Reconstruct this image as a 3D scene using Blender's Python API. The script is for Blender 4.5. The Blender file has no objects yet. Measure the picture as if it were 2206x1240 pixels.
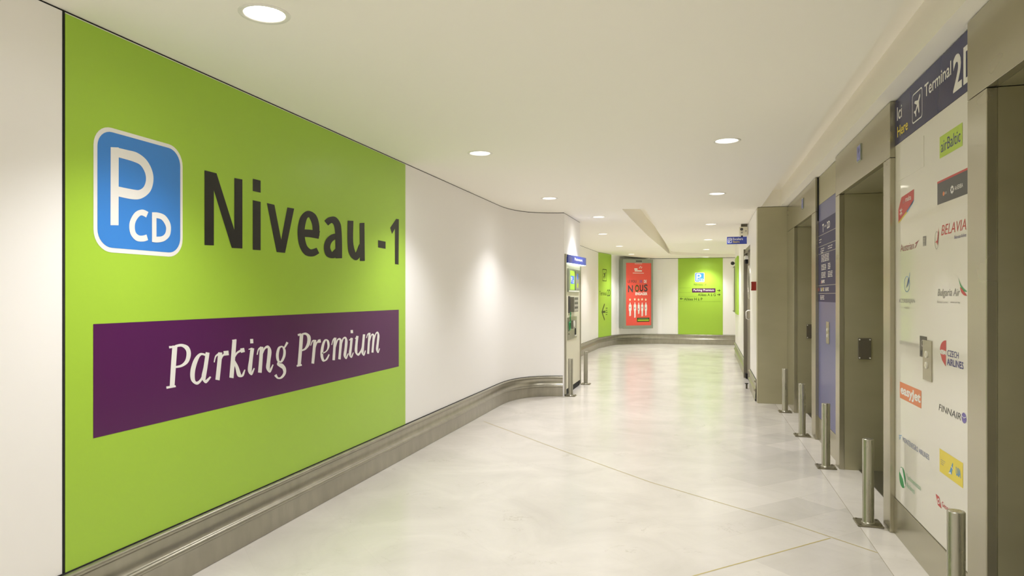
import bpy, bmesh, math
from mathutils import Vector, geometry
PI = math.pi
C = bpy.context.scene.collection
sc = bpy.context.scene

# ------------------------------------------------------------------ camera
cam = bpy.data.cameras.new('camera'); co = bpy.data.objects.new('camera', cam); C.objects.link(co)
co.location = (0, 0, 1.45)
co.rotation_euler = (PI/2, 0, math.atan2(405, 1470))
cam.sensor_width = 36.0; cam.lens = 1470/2206*36.0
cam.shift_y = 16/2206.0
cam.clip_start = 0.02
sc.camera = co
# ------------------------------------------------------------------ world, exposure
w = bpy.data.worlds.new('world'); sc.world = w; w.use_nodes = True
w.node_tree.nodes['Background'].inputs[0].default_value = (1, .95, .85, 1)
w.node_tree.nodes['Background'].inputs[1].default_value = 0.0
sc.view_settings.view_transform = 'Standard'; sc.view_settings.look = 'None'
sc.cycles.diffuse_bounces = 10; sc.cycles.glossy_bounces = 6; sc.cycles.max_bounces = 14
sc.view_settings.exposure = 0.17; sc.view_settings.gamma = 1.0; sc.view_settings.use_curve_mapping = False
LAMP_W = 112.0
LAMP_COL = (1.0, 0.99, 1.02)
SPOT_DEG = 113.0
SPOT_BLEND = 0.78
FILL_W = 12.0         # extra wide fill spot added at each lamp to lift the walls

# ------------------------------------------------------------------ materials
def srgb(r, g, b):
    f = lambda c: (c/255/12.92) if c/255 <= .04045 else ((c/255+.055)/1.055)**2.4
    return (f(r), f(g), f(b), 1)
MATS = {}
def mat(name, col, rough=.5, metal=0, coat=0, emit=None, es=0, spec=.5):
    if name in MATS: return MATS[name]
    m = bpy.data.materials.new(name); m.use_nodes = True
    b = m.node_tree.nodes['Principled BSDF']
    b.inputs['Base Color'].default_value = col if len(col) == 4 else (*col, 1)
    b.inputs['Roughness'].default_value = rough; b.inputs['Metallic'].default_value = metal
    b.inputs['Coat Weight'].default_value = coat; b.inputs['Coat Roughness'].default_value = .03
    b.inputs['Specular IOR Level'].default_value = spec
    if emit:
        b.inputs['Emission Color'].default_value = emit; b.inputs['Emission Strength'].default_value = es
    MATS[name] = m
    return m
def N(m, t, **kw):
    n = m.node_tree.nodes.new(t)
    for k, v in kw.items(): setattr(n, k, v)
    return n
def L(m, a, b): m.node_tree.links.new(a, b)
def noise_col(m, c0, c1, scale, detail=4, stretch=(1, 1, 1), lo=.35, hi=.65, rough=None):
    """mottle the base colour between two tones of the same stuff"""
    b = m.node_tree.nodes['Principled BSDF']
    tc = N(m, 'ShaderNodeTexCoord'); mp = N(m, 'ShaderNodeMapping'); mp.inputs['Scale'].default_value = stretch
    nz = N(m, 'ShaderNodeTexNoise'); nz.inputs['Scale'].default_value = scale; nz.inputs['Detail'].default_value = detail
    cr = N(m, 'ShaderNodeValToRGB'); cr.color_ramp.elements[0].position = lo; cr.color_ramp.elements[1].position = hi
    cr.color_ramp.elements[0].color = c0; cr.color_ramp.elements[1].color = c1
    L(m, tc.outputs['Object'], mp.inputs[0]); L(m, mp.outputs[0], nz.inputs[0]); L(m, nz.outputs[0], cr.inputs[0]); L(m, cr.outputs[0], b.inputs['Base Color'])
    if rough:
        mr = N(m, 'ShaderNodeMapRange'); mr.inputs[3].default_value = rough[0]; mr.inputs[4].default_value = rough[1]
        L(m, nz.outputs[0], mr.inputs[0]); L(m, mr.outputs[0], b.inputs['Roughness'])
    return nz

white_wall = mat('white_wall', srgb(247, 245, 242), .38)
ceiling_m = mat('ceiling_paint', srgb(249, 246, 236), .7, spec=.3)
black = mat('black_gap', (.012, .012, .011), .8)
green = mat('green_vinyl', srgb(166, 205, 64), .33)
green2 = mat('green_vinyl_light', srgb(166, 206, 66), .4)
purple = mat('purple_vinyl', srgb(84, 26, 82), .28)
white_v = mat('white_vinyl', srgb(238, 236, 232), .4)
black_v = mat('black_vinyl', srgb(32, 30, 28), .4)
blue_v = mat('blue_vinyl', srgb(62, 134, 214), .3)
olive_v = mat('dark_green_vinyl', srgb(60, 84, 20), .4)
line_v = mat('thin_line_vinyl', srgb(140, 178, 60), .4)

def steel(name, c0, c1, rough, stretch, scale=6, bump=.0):
    m = mat(name, c0, rough, .8)
    nz = noise_col(m, c0, c1, scale, 2, stretch, .15, .85, (rough-.03, rough+.05))
    if bump:
        bp = N(m, 'ShaderNodeBump'); bp.inputs['Strength'].default_value = bump; bp.inputs['Distance'].default_value = .002
        L(m, nz.outputs[0], bp.inputs['Height']); L(m, bp.outputs[0], m.node_tree.nodes['Principled BSDF'].inputs['Normal'])
    return m
steel_panel = steel('brushed_steel_panel', srgb(178, 173, 152), srgb(186, 181, 160), .25, (1.5, 1.5, 2.5), 1.2, .0)
steel_dark = steel('dark_steel_panel', srgb(182, 178, 150), srgb(194, 190, 162), .42, (1, 1, 3), 2, .06)
steel_base = steel('steel_skirting', srgb(160, 156, 142), srgb(182, 178, 163), .3, (2.5, 2.5, .8), 5, .12)
steel_post = steel('bollard_steel', srgb(170, 167, 152), srgb(186, 183, 168), .27, (8, 8, .6), 6)
steel_plate = steel('base_plate_steel', srgb(132, 126, 106), srgb(156, 150, 128), .4, (1, 1, 1), 8)
door_grey = mat('grey_door_paint', srgb(128, 122, 106), .45, .3)
sill_m = mat('dark_sill', srgb(92, 88, 74), .4, .4)
dark_plate = mat('dark_metal_plate', srgb(96, 90, 76), .4, .2)
screw_m = mat('screw_metal', srgb(236, 234, 224), .3, .2)
blue_glass = mat('blue_grey_glass', srgb(106, 108, 152), .3, spec=.2)
navy = mat('navy_vinyl', srgb(58, 56, 98), .4, spec=.1)
navy2 = mat('navy_header', srgb(54, 56, 100), .2, spec=.2)
white_glass = mat('white_back_painted_glass', srgb(226, 222, 212), .06, spec=.35)
cream_metal = mat('cream_metal', srgb(226, 222, 200), .35)
grey_alu = mat('grey_aluminium', srgb(160, 168, 156), .35, .7)
grey_plast = mat('grey_plastic', srgb(150, 148, 134), .45)
yellow_v = mat('yellow_vinyl', srgb(232, 210, 60), .4)
red_v = mat('red_vinyl', srgb(196, 62, 56), .4)
red_box = mat('red_enamel', srgb(146, 30, 16), .4)
orange_v = mat('orange_vinyl', srgb(226, 132, 78), .4)
lime_v = mat('lime_vinyl', srgb(180, 208, 50), .4)
dkgrey_v = mat('dark_grey_vinyl', srgb(74, 72, 72), .4)
mgrey_v = mat('grey_vinyl', srgb(146, 143, 138), .4)
lgrey_v = mat('light_grey_vinyl', srgb(184, 180, 170), .4)
dblue_v = mat('dark_blue_vinyl', srgb(52, 50, 120), .4)
sky_v = mat('sky_blue_vinyl', srgb(80, 150, 205), .4)
dgreen_v = mat('green_logo_vinyl', srgb(46, 150, 84), .4)
violet_v = mat('violet_vinyl', srgb(110, 96, 170), .4)
maroon_v = mat('maroon_vinyl', srgb(150, 70, 74), .4)
rose_v = mat('rose_grey_vinyl', srgb(170, 130, 124), .4)
ad_red = mat('advert_red_print', srgb(222, 84, 70), .3, emit=srgb(226, 90, 76), es=.10)
pink_v = mat('magenta_print', srgb(170, 50, 130), .4)
lamp_m = mat('lamp_diffuser', (1, 1, 1), .5, emit=(1, .97, .9, 1), es=9)
lamp_rim = mat('lamp_rim', srgb(240, 238, 230), .3)
screen_m = mat('lit_screen_green', srgb(150, 200, 40), .3, emit=srgb(150, 205, 50), es=.35)
screen_b = mat('lit_screen_blue', srgb(40, 90, 200), .3, emit=srgb(50, 110, 220), es=.4)
strip_light = mat('strip_light', (1, 1, 1), .5, emit=(.8, 1, .92, 1), es=2.0)
sign_blue = mat('sign_blue', srgb(48, 62, 140), .3, emit=srgb(60, 80, 170), es=.12)
display_m = mat('display_blue', srgb(120, 124, 180), .2, emit=srgb(110, 115, 185), es=.1)
rubber = mat('black_rubber', (.02, .02, .02), .6)
glass_dark = mat('dark_glazing', srgb(70, 68, 60), .08)

# marble floor
def marble():
    m = mat('marble_floor', srgb(222, 216, 202), .3, spec=.42); nt = m.node_tree; b = nt.nodes['Principled BSDF']
    tc = N(m, 'ShaderNodeTexCoord')
    sx = N(m, 'ShaderNodeSeparateXYZ'); L(m, tc.outputs['Object'], sx.inputs[0])
    def M(op, a, b_=None, c=None):
        n = N(m, 'ShaderNodeMath', operation=op)
        for i, v in enumerate((a, b_, c)):
            if v is None: continue
            if isinstance(v, (int, float)): n.inputs[i].default_value = v
            else: L(m, v, n.inputs[i])
        return n.outputs[0]
    X, Y = sx.outputs[0], sx.outputs[1]
    mp = N(m, 'ShaderNodeMapping'); mp.inputs['Rotation'].default_value = (0, 0, math.radians(-45))
    mp.inputs['Location'].default_value = (.0, .0, 0)
    L(m, tc.outputs['Object'], mp.inputs[0])
    s2 = N(m, 'ShaderNodeSeparateXYZ')
    # diagonal axes: p along (1,-1), q along (1,1)
    p = M('MULTIPLY', M('SUBTRACT', X, Y), .70711); q = M('MULTIPLY', M('ADD', X, Y), .70711)
    pq = N(m, 'ShaderNodeCombineXYZ'); L(m, M('ADD', p, 2.598), pq.inputs[0]); L(m, M('SUBTRACT', q, 3.60), pq.inputs[1])
    br = N(m, 'ShaderNodeTexBrick'); br.offset = 0.0
    br.inputs['Scale'].default_value = 1; br.inputs['Brick Width'].default_value = .325; br.inputs['Row Height'].default_value = .60
    br.inputs['Mortar Size'].default_value = .0016; br.inputs['Mortar Smooth'].default_value = .1
    br.inputs['Color1'].default_value = (0, 0, 0, 1); br.inputs['Color2'].default_value = (1, 1, 1, 1); br.inputs['Mortar'].default_value = (.5, .5, .5, 1)
    L(m, pq.outputs[0], br.inputs[0])
    # border slabs to the right of x = .968
    rb = N(m, 'ShaderNodeTexBrick'); rb.offset = 0.0
    rb.inputs['Scale'].default_value = 1; rb.inputs['Brick Width'].default_value = 1.2; rb.inputs['Row Height'].default_value = .85
    rb.inputs['Mortar Size'].default_value = .0012; rb.inputs['Color1'].default_value = (.55, .55, .55, 1); rb.inputs['Color2'].default_value = (1, 1, 1, 1); rb.inputs['Mortar'].default_value = (.2, .2, .2, 1)
    xy = N(m, 'ShaderNodeCombineXYZ'); L(m, M('SUBTRACT', X, .967), xy.inputs[0]); L(m, M('SUBTRACT', Y, .15), xy.inputs[1]); L(m, xy.outputs[0], rb.inputs[0])
    right = M('GREATER_THAN', X, .967)
    # veins
    n1 = N(m, 'ShaderNodeTexNoise'); n1.inputs['Scale'].default_value = 1.6; n1.inputs['Detail'].default_value = 8; n1.inputs['Roughness'].default_value = .62; n1.inputs['Distortion'].default_value = .8
    L(m, tc.outputs['Object'], n1.inputs[0])
    cr = N(m, 'ShaderNodeValToRGB'); e = cr.color_ramp.elements
    e[0].position = .30; e[0].color = srgb(208, 203, 195); e[1].position = .68; e[1].color = srgb(223, 218, 210)
    L(m, n1.outputs[0], cr.inputs[0])
    n2 = N(m, 'ShaderNodeTexNoise'); n2.inputs['Scale'].default_value = 2.3; n2.inputs['Detail'].default_value = 9; n2.inputs['Roughness'].default_value = .6; n2.inputs['Distortion'].default_value = 1.6
    L(m, tc.outputs['Object'], n2.inputs[0])
    d = M('ABSOLUTE', M('SUBTRACT', n2.outputs[0], .5))
    vein = N(m, 'ShaderNodeMapRange'); vein.inputs[1].default_value = 0; vein.inputs[2].default_value = .010; vein.inputs[3].default_value = 1; vein.inputs[4].default_value = 0
    L(m, d, vein.inputs[0])
    gate = N(m, 'ShaderNodeMapRange'); gate.inputs[1].default_value = .56; gate.inputs[2].default_value = .68
    n3 = N(m, 'ShaderNodeTexNoise'); n3.inputs['Scale'].default_value = 3.1; n3.inputs['Detail'].default_value = 3; L(m, tc.outputs['Object'], n3.inputs[0]); L(m, n3.outputs[0], gate.inputs[0])
    vm = M('MULTIPLY', M('MULTIPLY', vein.outputs[0], gate.outputs[0]), .45)
    mix1 = N(m, 'ShaderNodeMixRGB'); L(m, vm, mix1.inputs[0]); L(m, cr.outputs[0], mix1.inputs[1]); mix1.inputs[2].default_value = srgb(168, 160, 142)
    # tile tone
    toneL = N(m, 'ShaderNodeMapRange'); toneL.inputs[3].default_value = .985; toneL.inputs[4].default_value = 1.01; L(m, br.outputs[0], toneL.inputs[0])
    toneR = N(m, 'ShaderNodeMapRange'); toneR.inputs[3].default_value = .98; toneR.inputs[4].default_value = 1.06; L(m, rb.outputs[0], toneR.inputs[0])
    near = N(m, 'ShaderNodeMapRange'); near.inputs[1].default_value = .05; near.inputs[2].default_value = .6; L(m, X, near.inputs[0])
    tl = M('MULTIPLY', toneL.outputs[0], M('SUBTRACT', 1.0, M('MULTIPLY', near.outputs[0], M('MULTIPLY', M('SUBTRACT', 1.0, br.outputs[0]), .13))))
    tone = N(m, 'ShaderNodeMix'); L(m, right, tone.inputs[0]); L(m, tl, tone.inputs[2]); L(m, toneR.outputs[0], tone.inputs[3])
    # stronger tile-to-tile tone close to the border
    mul = N(m, 'ShaderNodeMixRGB', blend_type='MULTIPLY'); mul.inputs[0].default_value = 1; L(m, mix1.outputs[0], mul.inputs[1]); L(m, tone.outputs[0], mul.inputs[2])
    # joints
    jr = M('LESS_THAN', M('ABSOLUTE', M('SUBTRACT', X, .967)), .0022)
    jl = M('MULTIPLY', M('MULTIPLY', br.outputs['Fac'], M('ADD', .3, M('MULTIPLY', near.outputs[0], .7))), M('SUBTRACT', 1, right)); jb = M('MULTIPLY', rb.outputs['Fac'], right)
    j = M('MULTIPLY', M('MINIMUM', M('ADD', jl, jb), 1), .22)
    mj = N(m, 'ShaderNodeMixRGB'); L(m, M('MINIMUM', M('ADD', j, M('MULTIPLY', jr, .6)), 1), mj.inputs[0]); L(m, mul.outputs[0], mj.inputs[1]); mj.inputs[2].default_value = srgb(150, 142, 118)
    L(m, mj.outputs[0], b.inputs['Base Color'])
    rr = N(m, 'ShaderNodeMapRange'); rr.inputs[3].default_value = .17; rr.inputs[4].default_value = .27; L(m, n1.outputs[0], rr.inputs[0]); L(m, rr.outputs[0], b.inputs['Roughness'])
    return m
marble_m = marble()
brass = mat('brass_strip', srgb(188, 172, 108), .5, .2)

# ------------------------------------------------------------------ geometry helpers
class MB:
    """collects faces with materials, then links them as one mesh object"""
    def __init__(s): s.v = []; s.f = []; s.m = []; s.mats = []; s.sm = []
    def mi(s, m):
        if m not in s.mats: s.mats.append(m)
        return s.mats.index(m)
    def add(s, verts, faces, m, smooth=False):
        o = len(s.v); s.v += [tuple(v) for v in verts]; k = s.mi(m)
        for f in faces: s.f.append([i+o for i in f]); s.m.append(k); s.sm.append(smooth)
        return s
    def box(s, x0, x1, y0, y1, z0, z1, m):
        v = [(x, y, z) for z in (z0, z1) for y in (y0, y1) for x in (x0, x1)]
        return s.add(v, [(0, 2, 3, 1), (4, 5, 7, 6), (0, 1, 5, 4), (2, 6, 7, 3), (0, 4, 6, 2), (1, 3, 7, 5)], m)
    def cyl(s, p, q, r, m, n=24, r2=None, caps=True, smooth=True):
        p = Vector(p); q = Vector(q); d = (q-p).normalized(); r2 = r if r2 is None else r2
        a = d.orthogonal().normalized(); b = d.cross(a)
        v = []
        for c, rr in ((p, r), (q, r2)):
            for i in range(n): t = 2*PI*i/n; v.append(c+a*math.cos(t)*rr+b*math.sin(t)*rr)
        s.add(v, [(i, (i+1) % n, n+(i+1) % n, n+i) for i in range(n)], m, smooth)
        if caps: s.add(v[:n], [tuple(range(n))[::-1]], m); s.add(v[n:], [tuple(range(n))], m)
        return s
    def lathe(s, c, prof, m, n=28, smooth=True):
        v = []; k = len(prof)
        for i in range(n):
            t = 2*PI*i/n
            for r, z in prof: v.append((c[0]+r*math.cos(t), c[1]+r*math.sin(t), c[2]+z))
        f = [(i*k+j, ((i+1) % n)*k+j, ((i+1) % n)*k+j+1, i*k+j+1) for i in range(n) for j in range(k-1)]
        return s.add(v, f, m, smooth)
    def tube(s, pts, r, m, n=12):
        pts = [Vector(p) for p in pts]; v = []; k = len(pts); up = None
        for i, p in enumerate(pts):
            d = (pts[min(i+1, k-1)]-pts[max(i-1, 0)]).normalized()
            if up is None: up = d.orthogonal().normalized()
            a = (up-d*up.dot(d)).normalized(); up = a; b = d.cross(a)
            for j in range(n): t = 2*PI*j/n; v.append(p+a*math.cos(t)*r+b*math.sin(t)*r)
        s.add(v, [(i*n+j, i*n+(j+1) % n, (i+1)*n+(j+1) % n, (i+1)*n+j) for i in range(k-1) for j in range(n)], m, True)
        s.add(v[:n], [tuple(range(n))[::-1]], m); s.add(v[-n:], [tuple(range(n))], m)
        return s
    def build(s, name, parent=None, loc=None, bevel=0, recalc=False):
        me = bpy.data.meshes.new(name); me.from_pydata(s.v, [], s.f); me.update()
        for m in s.mats: me.materials.append(m)
        for p, k, q in zip(me.polygons, s.m, s.sm): p.material_index = k; p.use_smooth = q
        if recalc:
            bm = bmesh.new(); bm.from_mesh(me); bmesh.ops.recalc_face_normals(bm, faces=bm.faces); bm.to_mesh(me); bm.free()
        o = bpy.data.objects.new(name, me); C.objects.link(o)
        if parent is not None:
            o.parent = parent; o.matrix_parent_inverse = parent_inv(parent)
        elif loc is not None:
            me.transform(__import__('mathutils').Matrix.Translation([-c for c in loc])); o.location = loc
        if bevel:
            b = o.modifiers.new('bevel', 'BEVEL'); b.width = bevel; b.segments = 2; b.limit_method = 'ANGLE'
        return o
def parent_inv(p):
    from mathutils import Matrix
    M_ = Matrix.Identity(4); q = p
    while q is not None:
        M_ = q.matrix_parent_inverse @ Matrix.LocRotScale(q.location, q.rotation_euler, q.scale) @ M_; q = q.parent
    return M_.inverted()
def tag(o, label=None, cat=None, group=None, kind=None):
    if label: o['label'] = label
    if cat: o['category'] = cat
    if group: o['group'] = group
    if kind: o['kind'] = kind
    return o
def thing(name, label, cat, loc, group=None):
    o = bpy.data.objects.new(name, None); C.objects.link(o); o.location = loc; o.empty_display_size = .1
    return tag(o, label, cat, group)
def struct(mb, name, label=None, **k):
    o = mb.build(name, **k); o['kind'] = 'structure'
    if label: o['label'] = label
    return o

class Plane:
    """a flat frame on a wall: a runs to the right as seen, z up, n towards the viewer"""
    def __init__(s, o, U): s.o = Vector((o[0], o[1], 0)); s.U = Vector((U[0], U[1], 0)).normalized(); s.N = Vector((s.U.y, -s.U.x, 0))
    def p(s, a, z, n=0): return s.o+s.U*a+Vector((0, 0, z))+s.N*n
def flat(mb, P, pts, n, m):
    mb.add([P.p(a, z, n) for a, z in pts], [tuple(range(len(pts)))], m)
def prism(mb, P, pts, n0, n1, m):
    k = len(pts); v = [P.p(a, z, n0) for a, z in pts]+[P.p(a, z, n1) for a, z in pts]
    mb.add(v, [tuple(range(k))[::-1], tuple(range(k, 2*k))]+[(i, (i+1) % k, k+(i+1) % k, k+i) for i in range(k)], m)
def rect(a0, a1, z0, z1): return [(a0, z0), (a1, z0), (a1, z1), (a0, z1)]
def rrect(a0, a1, z0, z1, r, n=8):
    out = []
    for cx, cz, t0 in ((a1-r, z0+r, -90), (a1-r, z1-r, 0), (a0+r, z1-r, 90), (a0+r, z0+r, 180)):
        for i in range(n+1): t = math.radians(t0+90*i/n); out.append((cx+r*math.cos(t), cz+r*math.sin(t)))
    return out
def ell(cx, cz, rx, rz, n=32, t0=0, t1=360):
    k = n if t1-t0 >= 360 else n+1
    return [(cx+rx*math.cos(math.radians(t0+(t1-t0)*i/n)), cz+rz*math.sin(math.radians(t0+(t1-t0)*i/n))) for i in range(k)]
def ring(mb, P, outer, inner, n, m):
    k = len(outer)
    mb.add([P.p(a, z, n) for a, z in outer+inner], [(i, (i+1) % k, k+(i+1) % k, k+i) for i in range(k)], m)
def catmull(pts, sub=5):
    if len(pts) < 3: return pts
    out = []; n = len(pts)
    for i in range(n-1):
        p0, p1, p2, p3 = pts[max(i-1, 0)], pts[i], pts[i+1], pts[min(i+2, n-1)]
        for j in range(sub):
            t = j/sub
            out.append([.5*((2*b)+(-a+c)*t+(2*a-5*b+4*c-d)*t*t+(-a+3*b-3*c+d)*t**3) for a, b, c, d in zip(p0, p1, p2, p3)])
    out.append(list(pts[-1])); return out
def stroke(mb, P, pts, n, m):
    """ribbon: each point is centre a, centre z and the half-width vector"""
    q = catmull(pts)
    v = []
    for a, z, ha, hz in q: v += [P.p(a+ha, z+hz, n), P.p(a-ha, z-hz, n)]
    mb.add(v, [(2*i, 2*i+1, 2*i+3, 2*i+2) for i in range(len(q)-1)], m)
def line(mb, P, pts, w, n, m):
    for i, ((a0, z0), (a1, z1)) in enumerate(zip(pts, pts[1:])):
        d = math.hypot(a1-a0, z1-z0) or 1; ha, hz = -(z1-z0)/d*w/2, (a1-a0)/d*w/2; ea, ez = (a1-a0)/d*w*.3, (z1-z0)/d*w*.3
        flat(mb, P, [(a0+ha-ea, z0+hz-ez), (a0-ha-ea, z0-hz-ez), (a1-ha+ea, z1-hz+ez), (a1+ha+ea, z1+hz+ez)], n+i*.0001, m)
_tc = {}
def glyphs(text, bold=0.0, shear=0.0):
    k = (text, bold, shear)
    if k not in _tc:
        cu = bpy.data.curves.new('t', 'FONT'); cu.body = text; cu.size = 1; cu.offset = bold; cu.shear = shear; cu.resolution_u = 4
        ob = bpy.data.objects.new('t', cu); C.objects.link(ob)
        dg = bpy.context.evaluated_depsgraph_get(); dg.update()
        me = bpy.data.meshes.new_from_object(ob.evaluated_get(dg))
        vs = [(v.co.x, v.co.y) for v in me.vertices]; fs = [tuple(p.vertices) for p in me.polygons]
        bpy.data.objects.remove(ob); bpy.data.curves.remove(cu); bpy.data.meshes.remove(me)
        _tc[k] = (vs, fs)
    return _tc[k]
def text(mb, P, s, a0, a1, z0, z1, n, m, bold=0.0, shear=0.0):
    vs, fs = glyphs(s, bold, shear)
    x0 = min(v[0] for v in vs); x1 = max(v[0] for v in vs); y0 = min(v[1] for v in vs); y1 = max(v[1] for v in vs)
    mb.add([P.p(a0+(x-x0)/(x1-x0)*(a1-a0), z0+(y-y0)/(y1-y0)*(z1-z0), n) for x, y in vs], fs, m)
def offset_path(pts, d):
    out = []; n = len(pts)
    for i in range(n):
        a = Vector(pts[max(i-1, 0)]); p = Vector(pts[i]); b = Vector(pts[min(i+1, n-1)])
        d1 = (p-a).normalized() if i > 0 else (b-p).normalized(); d2 = (b-p).normalized() if i < n-1 else d1
        n1 = Vector((-d1.y, d1.x)); n2 = Vector((-d2.y, d2.x)); mm = (n1+n2).normalized(); k = 1/max(.35, mm.dot(n1))
        out.append((p.x+mm.x*d*k, p.y+mm.y*d*k))
    return out
def wall_strip(mb, pts, th, z0, z1, m, smooth=False):
    """wall along a path whose left-hand side is solid (th > 0 goes to the left)"""
    o = offset_path(pts, th); n = len(pts)
    v = [(x, y, z) for z in (z0, z1) for x, y in pts]+[(x, y, z) for z in (z0, z1) for x, y in o]
    mb.add(v, [(i, i+1, n+i+1, n+i) for i in range(n-1)], m, smooth)
    mb.add(v, [(2*n+i+1, 2*n+i, 3*n+i, 3*n+i+1) for i in range(n-1)]+[(n+i, n+i+1, 3*n+i+1, 3*n+i) for i in range(n-1)]
           +[(i+1, i, 2*n+i, 2*n+i+1) for i in range(n-1)]+[(0, n, 3*n, 2*n), (n-1, 3*n-1, 4*n-1, 2*n-1)], m)
def sweep(mb, pts, prof, m):
    """profile (distance out from the wall, z) swept along a path; room on the right-hand side"""
    rows = [offset_path(pts, -o) for o, z in prof]; k = len(prof); n = len(pts)
    v = [(rows[j][i][0], rows[j][i][1], prof[j][1]) for i in range(n) for j in range(k)]
    mb.add(v, [(i*k+j, (i+1)*k+j, (i+1)*k+j+1, i*k+j+1) for i in range(n-1) for j in range(k-1)], m, True)
    mb.add(v, [tuple(range(k)), tuple(range((n-1)*k, n*k))[::-1]], m)
# lettering outlines on the big sign: millimetres along the wall and up
NIV_POLY = [[[3077,2118],[3171,2118],[3319,1823],[3319,2117],[3390,2120],[3390,1721],[3297,1718],[3150,2021],[3150,1722],[3077,1719]],[[3485,2140],[3560,2141],[3560,2068],[3485,2068]],[[3485,2013],[3560,2013],[3560,1722],[3485,1720]],[[3621,2014],[3698,2013],[3769,1802],[3835,2014],[3912,2016],[3811,1721],[3721,1721]],[[5114,1904],[5254,1902],[5254,1842],[5114,1844]],[[5461,2116],[5517,2119],[5511,1720],[5437,1722],[5437,2029],[5377,1977],[5341,2027]]]
NIV_STROKES = [[[3993,1863,-2,-25],[4099,1870,-5,-26],[4217,1870,-8,-28]],[[4176,1860,43,5],[4170,1938,44,9],[4132,1989,36,18],[4076,1999,-6,21],[4023,1967,-36,6],[3995,1900,-41,-1],[3995,1835,-41,-6],[4020,1776,-39,-12],[4071,1743,-26,-23],[4132,1741,7,-24],[4199,1761,17,-18]],[[4307,1961,25,-14],[4354,1986,15,-20],[4412,1994,-23,-25],[4459,1967,-46,-13],[4476,1908,-47,-6],[4481,1819,-48,-3],[4481,1722,-48,-3]],[[4476,1885,-10,19],[4395,1868,-22,17],[4335,1830,-38,8],[4319,1784,-43,-5],[4349,1745,-34,-19],[4406,1742,20,-20],[4476,1786,29,-12]],[[4656,2015,-44,-4],[4653,1854,-43,-4],[4684,1770,-46,-11],[4736,1749,6,-29],[4791,1783,44,-8],[4828,1844,36,-3]],[[4838,2017,-39,-5],[4843,1720,-40,-2]]]
BADGE_STROKES = [[[2496,2119,-22,-4],[2495,1767,-22,-2]],[[2497,2099,-6,-21],[2556,2099,-7,-22],[2613,2097,-11,-23],[2661,2081,-18,-16],[2692,2044,-22,-9],[2699,2002,-23,-2],[2683,1959,-20,8],[2646,1930,-9,18],[2600,1921,3,23],[2497,1923,5,22]],[[2684,1836,7,14],[2653,1843,1,14],[2624,1831,-11,9],[2600,1800,-15,3],[2593,1769,-16,-1],[2601,1738,-14,-7],[2626,1720,-8,-13],[2658,1720,1,-14],[2684,1728,5,-13]],[[2727,1852,-14,-1],[2727,1710,-14,-1]],[[2714,1838,-2,-13],[2747,1840,-4,-14],[2784,1834,-11,-12],[2811,1809,-16,-7],[2819,1782,-16,-1],[2811,1751,-15,5],[2784,1730,-8,11],[2747,1722,-1,14],[2714,1721,1,13]]]
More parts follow.
